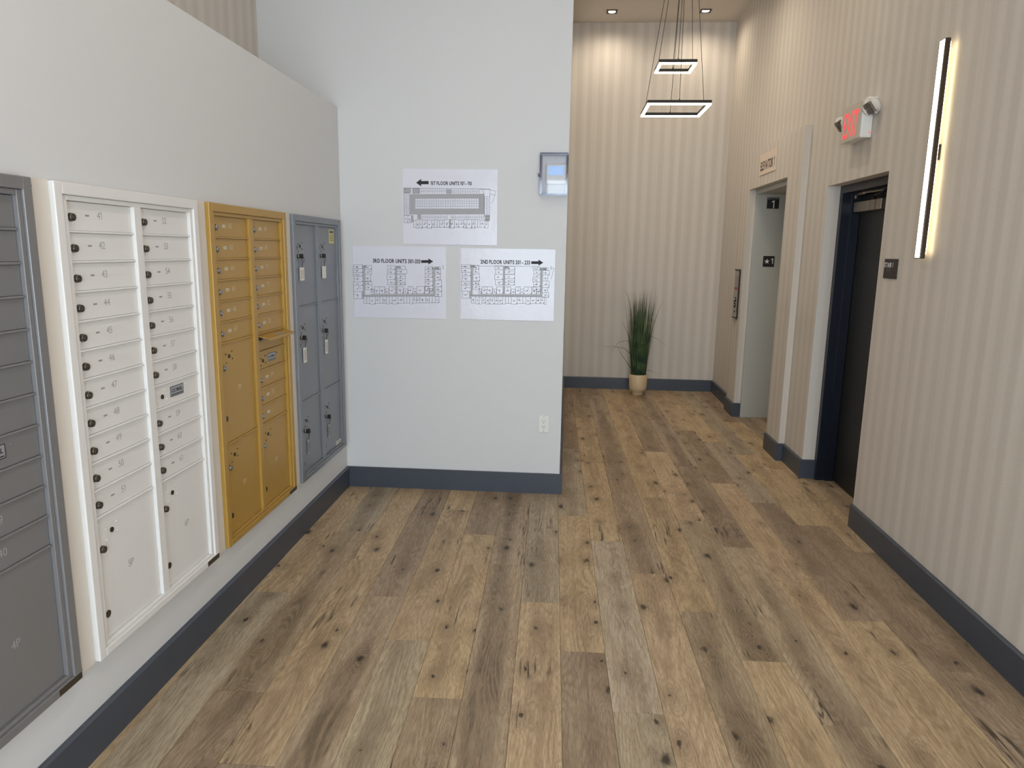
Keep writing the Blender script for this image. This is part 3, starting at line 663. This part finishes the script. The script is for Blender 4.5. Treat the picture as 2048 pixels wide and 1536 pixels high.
for q in ((1290, 268, 1343, 284), (1343, 284, 1320, 366), (1320, 366, 1300, 392), (1200, 264, 1290, 268), (1290, 268, 1290, 330), (1230, 266, 1232, 305), (1290, 305, 1336, 318)): D.seg(*q)
for i in range(26): D.block(600 + rnd.random() * 640, 540 + rnd.random() * 50, 0, 0) if False else None
D.done(s1)
def upper_plan(D, rnd, gap):
    D.block(167, 958, 180, 1195); D.block(160, 1195, 800, 1210); D.block(455, 966, 465, 1195); D.block(787, 978, 800, 1195); D.block(160, 934, 200, 958); D.block(455, 944, 500, 966); D.block(775, 957, 840, 978); D.block(150, 1168, 160, 1228)
    for a, b in ((930, 963), (963, 1000), (1000, 1030), (1030, 1080), (1080, 1112), (1112, 1166), (1166, 1230)): D.unit(80 + rnd.choice((0, 6)), a, 164, b, rnd)
    for a, b in ((936, 972), (972, 1014), (1014, 1076), (1080, 1108), (1108, 1150)): D.unit(184, a, 243 - rnd.choice((0, 8)), b, rnd)
    for a, b in ((940, 975), (975, 1014), (1014, 1062), (1062, 1108)): D.unit(378 + rnd.choice((0, 6)), a, 452, b, rnd)
    for a, b in ((945, 975), (975, 1012), (1018, 1054), (1054, 1086), (1086, 1110)): D.unit(468, a, 556 - rnd.choice((0, 14)), b, rnd)
    for a, b in ((952, 980), (980, 1012), (1012, 1045), (1045, 1080), (1080, 1122), (1122, 1165)): D.unit(716 + rnd.choice((0, 8)), a, 783, b, rnd)
    for a, b in ((955, 982), (982, 1020), (1020, 1072), (1072, 1130), (1130, 1175), (1175, 1216)): D.unit(804, a, 862 - rnd.choice((0, 12)), b, rnd)
    for a, b in ((235, 262), (265, 310), (310, 357), (360, 394), (396, 452), (468, 522), (524, 562), (565, 608), (608, 640), (640, 710), (712, 752), (755, 784)): D.unit(a, 1125 if b - a > 38 else 1146, b, 1190, rnd)
    u = 168
    while u < 825:
        wv = rnd.choice((26, 32, 40, 52)); D.unit(u, 1213, min(u + wv, 838), 1272 + rnd.choice((0, 0, 8)), rnd); u += wv
    for k in range(3): D.seg(868, 945 + k * 12, 882, 945 + k * 12, 3)
s2 = zsign('floor_plan_sign', -1.369, -0.765, 1.147, 1.602, 0, 'white 3RD FLOOR UNITS plan sheet, lower left of the three signs')
D = Draw(-1.369, 1.602, 0.604 / 823, 0.455 / 632, 76, 762, 0.028)
text_obj('lettering', '3RD FLOOR UNITS 301-333', D.p(466, 900, .0003), EW, 0.0335, M_INK, s2, 0.0010, width=0.308)
arrow(D, 683, 788, 907, 26, 12, 42, s2, False); upper_plan(D, random.Random(21), 0); D.done(s2)
s3 = zsign('floor_plan_sign', -0.672, -0.072, 1.149, 1.599, 0, 'white 2ND FLOOR UNITS plan sheet, lower right of the three signs')
D = Draw(-0.672, 1.599, 0.6 / 840, 0.45 / 632, 70, 785, 0.014)
text_obj('lettering', '2ND FLOOR UNITS 201 - 233', D.p(470, 908, .0003), EW, 0.0335, M_INK, s3, 0.0010, width=0.314)
arrow(D, 700, 806, 912, 26, 12, 42, s3, False); upper_plan(D, random.Random(22), 0); D.seg(85, 944, 780, 944); D.seg(868, 958, 904, 962); D.seg(904, 962, 878, 1055); D.done(s3)

# ---------------------------------------------------------------- thermostat and guard, outlet
tc_ = thing('thermostat_guard', (-0.093, E, 1.927), 'clear locking plastic guard box around the thermostat', 'guard box')
x0, x1, z0, z1, dp = -0.178, -0.008, 1.929, 2.174, 0.055
MB().bbox(x0 + 0.004, x1 - 0.004, E - dp, E - dp + 0.002, z0 + 0.004, z1 - 0.004, 0.0008, 1).build('front_cover', M_CLEAR, tc_)
s_ = MB(); b = 0.0035
s_.box(x0, x0 + b, E - dp, E - 0.0005, z0, z1).box(x1 - b, x1, E - dp, E - 0.0005, z0, z1).box(x0 + b, x1 - b, E - dp, E - 0.0005, z0, z0 + b).box(x0 + b, x1 - b, E - dp, E - 0.0005, z1 - b, z1).build('side_walls', M_CLEARE, tc_)
s_ = MB(); f_ = 0.012
s_.bbox(x0 - 0.004, x0 + f_, E - 0.006, E - 0.0004, z0 - 0.004, z1 + 0.004, 0.001, 1).bbox(x1 - f_, x1 + 0.0015, E - 0.006, E - 0.0004, z0 - 0.004, z1 + 0.004, 0.001, 1).bbox(x0 + f_, x1 - f_, E - 0.006, E - 0.0004, z0 - 0.004, z0 + f_, 0.001, 1).bbox(x0 + f_, x1 - f_, E - 0.006, E - 0.0004, z1 - f_, z1 + 0.004, 0.001, 1).build('base_ring', M_CLEARE, tc_)
s_ = MB()
for i in range(14): s_.box(x0 + 0.02 + i * 0.0098, x0 + 0.025 + i * 0.0098, E - dp + 0.004, E - dp + 0.006, z1 - 0.018, z1 - 0.008)
s_.build('vent_slot', M_INKG, tc_)['kind'] = 'stuff'
MB().cyl((x0 - 0.004, E - 0.03, 2.045), (1, 0, 0), 0.010, 0.016, 16).build('lock_barrel', M_NICKEL, tc_)
ts = tag(MB().bbox(-0.142, -0.018, E - 0.026, E - 0.0005, 1.992, 2.112, 0.006, 2).build('thermostat', M_PLAST), 'white wall thermostat with pale blue screen inside the clear guard', 'thermostat')
MB().bbox(-0.128, -0.034, E - 0.0275, E - 0.0262, 2.045, 2.10, 0.0005, 1).build('screen', M_SCREEN, ts)
ou = thing('wall_outlet', (-0.119, E, 0.416), 'white duplex power outlet low on the end wall', 'outlet')
MB().bbox(-0.154, -0.084, E - 0.006, E - 0.0005, 0.416, 0.531, 0.003, 2).build('cover_plate', M_PLAST, ou)
ins = MB().bbox(-0.1355, -0.1025, E - 0.0085, E - 0.0062, 0.440, 0.507, 0.001, 1).build('receptacle', M_PLAST, ou)
for zc in (0.491, 0.456):
    for dx, dz, w2, h2 in ((-0.0068, 0.003, 0.0016, 0.004), (0.0068, 0.003, 0.0014, 0.0035)): MB().box(-0.119 + dx - w2, -0.119 + dx + w2, E - 0.0090, E - 0.0086, zc + dz - h2, zc + dz + h2).build('slot', M_BLACK, ins)
    MB().cyl((-0.119, E - 0.0088, zc - 0.009), (0, 1, 0), 0.0026, 0.0005, 10).build('slot', M_BLACK, ins)
for zc in (0.521, 0.426): MB().cyl((-0.119, E - 0.0065, zc), (0, 1, 0), 0.003, 0.0012, 10).build('screw', M_NICKEL, ou)

# ---------------------------------------------------------------- mailboxes
ZB, ZTP = 0.300, 1.757; DT = 1.708; PITCH = 0.0876
P_OUT, P_IN, P_DOOR = 0.024, 0.0165, 0.004     # outer trim, inner frame and door faces stand off the wall by this
def mailbox_unit(y0, y1, M, label, mnum, stick, lockm, cols, big):
    u = thing('mailbox_unit', (L, (y0 + y1) / 2, ZB), label, 'mailboxes', 'recessed mailbox units')
    W = y1 - y0; a = 0.034
    X = lambda p: L + p
    # outer trim (four bars), eased edges
    t = MB()
    t.bbox(X(0.0005), X(P_OUT), y0, y0 + a - 0.002, ZB, ZTP, 0.0025, 2).bbox(X(0.0005), X(P_OUT), y1 - a + 0.002, y1, ZB, ZTP, 0.0025, 2)
    t.bbox(X(0.0005), X(P_OUT), y0 + a - 0.002, y1 - a + 0.002, ZTP - a, ZTP, 0.0025, 2).bbox(X(0.0005), X(P_OUT), y0 + a - 0.002, y1 - a + 0.002, ZB, ZB + 0.026, 0.0025, 2)
    t.build('outer_trim', M, u)
    # door columns
    c1 = (y0 + 0.057, y0 + 0.377); c2 = (y0 + 0.417, y0 + W - 0.049); zb = 0.337
    t = MB(); e = 0.0005
    t.bbox(X(0.0005), X(P_IN), y0 + a - 0.0015, c1[0], ZB + 0.0262, ZTP - a - e, 0.0015, 1).bbox(X(0.0005), X(P_IN), c2[1], y1 - a + 0.0015, ZB + 0.0262, ZTP - a - e, 0.0015, 1)
    t.bbox(X(0.0005), X(P_IN), c1[0], c2[1], DT, ZTP - a - e, 0.0015, 1).bbox(X(0.0005), X(P_IN), c1[0], c2[1], ZB + 0.0262, zb, 0.0015, 1)
    t.build('inner_frame', M, u)
    t = MB(); t.bbox(X(0.0005), X(P_IN), c1[1], c2[0] , zb, DT, 0.0015, 1).build('center_stile', M, u)
    MB().box(X(0.0002), X(0.0011), c1[0], c1[1], zb, DT).box(X(0.0002), X(0.0011), c2[0], c2[1], zb, DT).build('back_plate', M_BLACK, u)
    src = {}
    def rep(key, mk, org, parent):
        if key not in src: src[key] = mk(); o = src[key]; o.parent = parent; o.location = Vector(org) - origin(parent); ORG[o.name] = Vector(org); return o
        return inst(src[key], org, parent)
    def mk_lock(): return MB().cyl((0, 0, 0), (1, 0, 0), 0.0125, 0.011, 18, 0.0105).cyl((0.006, 0, 0), (1, 0, 0), 0.007, 0.003, 14).build('lock', lockm, None, org=(0, 0, 0))
    def mk_rivet(): return MB().cyl((0, 0, 0), (1, 0, 0), 0.0045, 0.002, 10, 0.003).build('rivet', M if M in (M_MWHITE, M_GREYD) else M_RIV, None, org=(0, 0, 0))
    def mk_key(): return MB().cyl((0, 0, 0), (1, 0, 0), 0.0085, 0.003, 16).build('keyhole', M_HOLE, None, org=(0, 0, 0))
    def mk_plug(): return MB().cyl((0, 0, 0), (1, 0, 0), 0.012, 0.0025, 18).build('plug', M_LOCK if M is M_MWHITE else M_FIX, None, org=(0, 0, 0))
    xd = X(P_DOOR)
    for ci, (ya, yb) in enumerate((c1, c2)):
        z = DT
        for kind, n, rows in cols[ci]:
            zt = z; zl = z - rows * PITCH if rows else zb; z = zl
            if zl < zb + 0.03: zl = zb; z = zb
            lip = 0.005
            # rail between doors
            if zl > zb + 0.01: MB().bbox(X(0.0012), X(P_DOOR + 0.007), ya, yb - 0.0005, zl - 0.0035, zl + 0.0035, 0.0025, 2).build('rail', M, u)
            d0, d1_ = zl + (0.004 if zl > zb + 0.01 else 0.001), zt - (0.004 if zt < DT - 0.01 else 0.001)
            if kind == 'flap':
                # open outgoing slot with the flap hinged up
                MB().box(X(0.0012), X(0.0022), ya + 0.001, yb - 0.001, d0, d1_).build('slot_back', M, u)
                f = MB(); th = R_(62); ll = 0.062
                pts = [(X(0.008), zt - 0.008), (X(0.008) + ll * math.sin(th), zt - 0.008 - ll * math.cos(th) * 0.35)]
                pr = [Vector((pts[0][0], ya + 0.006, pts[0][1])), Vector((pts[1][0], ya + 0.006, pts[1][1])), Vector((pts[1][0] + 0.001, ya + 0.006, pts[1][1] - 0.012)), Vector((pts[1][0] - 0.0015, ya + 0.006, pts[1][1] - 0.003)), Vector((pts[0][0], ya + 0.006, pts[0][1] - 0.003))]
                fo_ = f.prism(pr, (0, yb - ya - 0.012, 0)).build('mail_flap', M, u)
                mp = (Vector(pr[0]) * 0.35 + Vector(pr[1]) * 0.65) + Vector((0.0003, 0, 0.0012)); dd = (Vector(pr[1]) - Vector(pr[0])).normalized() * 0.008
                yc = (ya + yb) / 2 + 0.02
                MB().poly([mp - dd + Vector((0, yc - 0.05 - mp.y, 0)), mp + dd + Vector((0, yc - 0.05 - mp.y, 0)), mp + dd + Vector((0, yc + 0.05 - mp.y, 0)), mp - dd + Vector((0, yc + 0.05 - mp.y, 0))]).build('flap_label', M_INKG, fo_, normals=False)
                MB().bbox(X(0.0023), X(0.02), ya + 0.012, ya + 0.04, zt - 0.03, zt - 0.012, 0.002, 1).build('flap_hinge', M_BLACK, u)
                continue
            key = ('door', ci, round(d1_ - d0, 3))
            hh = d1_ - d0
            def mk():
                return MB().bbox(-0.0013, 0.0013, -(yb - ya) / 2 + 0.0012, (yb - ya) / 2 - 0.0012, -hh / 2, hh / 2, 0.0008, 1).build('door', M, None, org=(0, 0, 0))
            dr = rep(key, mk, (xd - 0.0014, (ya + yb) / 2, (d0 + d1_) / 2), u)
            zc = (d0 + d1_) / 2
            if kind == 'box':
                rep('lock', mk_lock, (xd + 0.0055, ya + 0.026, zc - 0.004), dr)
                if n: text_obj('number', n, (xd + 0.0004, ya + 0.158, zc + 0.006), LW, 0.032, mnum, dr, -0.0002, 0.95)
                if stick: MB().box(xd, xd + 0.0004, ya + 0.088, ya + 0.116, zc - 0.003, zc + 0.008).build('sticker', M_STICK, dr)
                else: MB().box(xd, xd + 0.0003, ya + 0.092, ya + 0.110, zc + 0.001, zc + 0.006).build('sticker', M_STICKG, dr)
                if stick:
                    for q in (0.094, 0.101, 0.108): MB().box(xd + 0.0004, xd + 0.0007, ya + q, ya + q + 0.004, zc, zc + 0.005).build('sticker_digit', M_INKL, dr)
            elif kind == 'master':
                rep('key', mk_key, (xd + 0.0015, ya + 0.062, zc - 0.002), dr)
                for dy, dz in ((-0.026, 0.012), (0.026, 0.018), (-0.026, -0.022), (0.030, -0.016), (0.165, 0.016)): rep('rivet', mk_rivet, (xd + 0.001, ya + 0.062 + dy, zc + dz), dr)
                pq = MB().bbox(xd, xd + 0.0016, ya + 0.115, ya + 0.205, zc - 0.014, zc + 0.024, 0.0004, 1).build('mail_plaque', M_PLAQ, dr)
                text_obj('lettering', 'U.S. MAIL', (xd + 0.002, ya + 0.16, zc + 0.008), LW, 0.019, M_INK, pq, 0.0004, 0.9)
                yq, zq = (ya + 0.115, ya + 0.205), (zc - 0.014, zc + 0.024); g_ = 0.0022
                MB().box(xd + 0.0016, xd + 0.0019, yq[0], yq[1], zq[0], zq[0] + g_).box(xd + 0.0016, xd + 0.0019, yq[0], yq[1], zq[1] - g_, zq[1]).box(xd + 0.0016, xd + 0.0019, yq[0], yq[0] + g_, zq[0] + g_, zq[1] - g_).box(xd + 0.0016, xd + 0.0019, yq[1] - g_, yq[1], zq[0] + g_, zq[1] - g_).box(xd + 0.0016, xd + 0.0019, yq[0] + 0.006, yq[1] - 0.006, zq[0] + 0.005, zq[0] + 0.008).build('plaque_border', M_INK, pq)
            elif kind == 'parcel':
                zk = d1_ - big
                rep('key', mk_key, (xd + 0.0015, ya + 0.080, zk), dr)
                for dy, dz in ((-0.028, 0.012), (0.028, 0.018), (-0.026, -0.026), (0.030, -0.014)): rep('rivet', mk_rivet, (xd + 0.001, ya + 0.080 + dy, zk + dz), dr)
                if M is not M_GREY: rep('lock', mk_lock, (xd + 0.0055, ya + 0.026, zk - 0.045), dr)
                rep('plug', mk_plug, (xd + 0.001, ya + 0.026, max(d0 + 0.062, zk - 0.265) if M is not M_GREY else d0 + 0.05 + (0.26 if hh > 0.43 else 0)), dr)
                if n: text_obj('number', n, (xd + 0.0004, ya + 0.165, zk - 0.15), LW, 0.034, mnum, dr, -0.0002, 0.95)
    # rating plate at the lower right corner
    MB().box(X(P_OUT), X(P_OUT + 0.0006), y1 - 0.10, y1 - 0.004, ZB + 0.002, ZB + 0.022).build('rating_plate', M_LOCK if M is not M_GREY else M_GREYD, u)
    return u, c1, c2
def seq(a, b): return [('box', str(i), 1) for i in range(a, b + 1)]
mailbox_unit(1.060, 1.851, M_GREYD, 'dark grey mailbox unit at the left edge, nearest the viewer', M_NUM_G, False, M_GREYD,
             [seq(20, 30) + [('parcel', '3P', 0)], seq(31, 37) + [('master', '', 1)] + seq(38, 40) + [('parcel', '4P', 0)]], 0.058)
mailbox_unit(1.934, 2.716, M_MWHITE, 'white mailbox unit with doors numbered 41 to 61', M_NUM_D, False, M_LOCK,
             [seq(41, 51) + [('parcel', '5P', 0)], seq(52, 58) + [('master', '', 1)] + seq(59, 61) + [('parcel', '6P', 0)]], 0.058)
mailbox_unit(2.803, 3.592, M_GOLD, 'gold mailbox unit with an open mail flap and white number stickers', M_NUM_L, True, M_NICKEL,
             [seq(62, 67) + [('parcel', '7P', 5), ('parcel', '8P', 0)], seq(68, 73) + [('flap', '', 1), ('master', '', 1)] + seq(74, 75) + [('box', '', 1), ('parcel', '9P', 0)]], 0.058)
ug, g1, g2 = mailbox_unit(3.683, 4.477, M_GREY, 'light grey parcel locker unit with six tall doors and key tags', M_NUM_G, False, M_NICKEL,
             [[('parcel', '', 5), ('parcel', '', 6), ('parcel', '', 0)], [('parcel', '', 5), ('parcel', '', 6), ('parcel', '', 0)]], 0.115)
xd = L + P_DOOR
ys = g2[1] - 0.125
nt = MB().box(xd + 0.0002, xd + 0.0008, ys, ys + 0.092, DT - 0.095, DT - 0.012).build('notice_sticker', M_YEL, ug)
lm = MB().box(xd + 0.0009, xd + 0.0012, ys + 0.012, ys + 0.08, DT - 0.034, DT - 0.020)
for i in range(4): lm.box(xd + 0.0009, xd + 0.0012, ys + 0.008, ys + 0.082, DT - 0.048 - i * 0.011, DT - 0.0445 - i * 0.011)
lm.build('notice_print', M_INKL, nt)
ml = MB().box(xd + 0.0002, xd + 0.0008, g2[1] - 0.105, g2[1] - 0.01, 0.342, 0.366).build('mail_label', M_STICK, ug)
text_obj('lettering', 'U.S. MAIL', (xd + 0.0011, g2[1] - 0.0575, 0.354), LW, 0.019, M_INK, ml, 0.0003)
# keys with hanging tags, one per parcel door
tops = [DT, DT - 5 * PITCH, DT - 11 * PITCH]
names = [['top left door', 'middle left door', 'bottom left door'], ['top right door', 'middle right door', 'bottom right door']]
looks = [['clear key tag with printed card', 'clear key tag with long paper slip', 'narrow white key tag'], ['plain bright white key tag', 'white key tag with dark print', 'narrow clear key tag']]
for ci, cc in enumerate((g1, g2)):
    for ri in range(3):
        zt = tops[ri] - 0.004; zk = zt - 0.115 - 0.05; yk = cc[0] + 0.045
        kt = thing('key_tag', (xd, yk, zk), '%s in the %s, light grey locker' % (looks[ci][ri], names[ci][ri]), 'key tag', 'key tags on the grey parcel lockers')
        MB().cyl((xd + 0.006, yk, zk), (1, 0, 0), 0.012, 0.011, 16).build('lock_barrel', M_NICKEL, kt)
        MB().bbox(xd + 0.013, xd + 0.034, yk - 0.016, yk - 0.0005, zk - 0.011, zk + 0.013, 0.003, 1).bbox(xd + 0.013, xd + 0.017, yk, yk + 0.04, zk - 0.003, zk + 0.003, 0.001, 1).build('key', M_FIX, kt)
        yr, zr, rr_ = yk + 0.042, zk - 0.016, 0.017
        MB().tube([(xd + 0.012, yr + rr_ * math.cos(t_ * math.pi / 10), zr + rr_ * math.sin(t_ * math.pi / 10)) for t_ in range(20)] + [(xd + 0.012, yr + rr_, zr)], 0.0014, 6).build('key_ring', M_FIX, kt)
        MB().tube([(xd + 0.010, yr, zr - rr_), (xd + 0.009, yr - 0.004, zr - rr_ - 0.014), (xd + 0.008, yr + 0.003, zr - rr_ - 0.028)], 0.0018, 6).build('chain', M_FIX, kt)
        zt2 = zr - rr_ - 0.026; hw, hl = ((0.034, 0.072) if ri == 0 else (0.026 if ri == 1 else 0.016, 0.085))
        tg = MB().bbox(xd + 0.003, xd + 0.0048, yr - hw, yr + hw, zt2 - hl, zt2, 0.0006, 1).build('tag', M_STICK if (ci, ri) in ((0, 0), (1, 0), (1, 1), (0, 1)) else M_NUM_G, kt)
        if (ci, ri) != (1, 0):
            pr_ = MB()
            for i in range(3): pr_.box(xd + 0.0049, xd + 0.0052, yr - hw * 0.6 + i * hw * 0.55, yr - hw * 0.6 + i * hw * 0.55 + 0.004, zt2 - hl + 0.010, zt2 - 0.012 - 0.006 * (i % 2))
            pr_.build('tag_print', M_INKL, tg)
# painted filler strips between the units
for i, (a, b, who) in enumerate(((1.8515, 1.9335, 'dark grey and white'), (2.7165, 2.8025, 'white and gold'), (3.5925, 3.6825, 'gold and light grey'))):
    f = tag(MB().bbox(L + 0.0004, L + 0.007, a, b, ZB - 0.004, ZTP + 0.002, 0.001, 1).build('filler_strip', M_PATCH), 'cream filler strip between the %s mailbox units' % who, 'filler strip', 'filler strips')
    s_ = MB()
    for zz in (ZB + 0.012, ZTP - 0.02): s_.cyl((L + 0.0072, a + 0.018, zz), (1, 0, 0), 0.003, 0.001, 8)
    s_.build('screw_hole', M_LOCK, f)
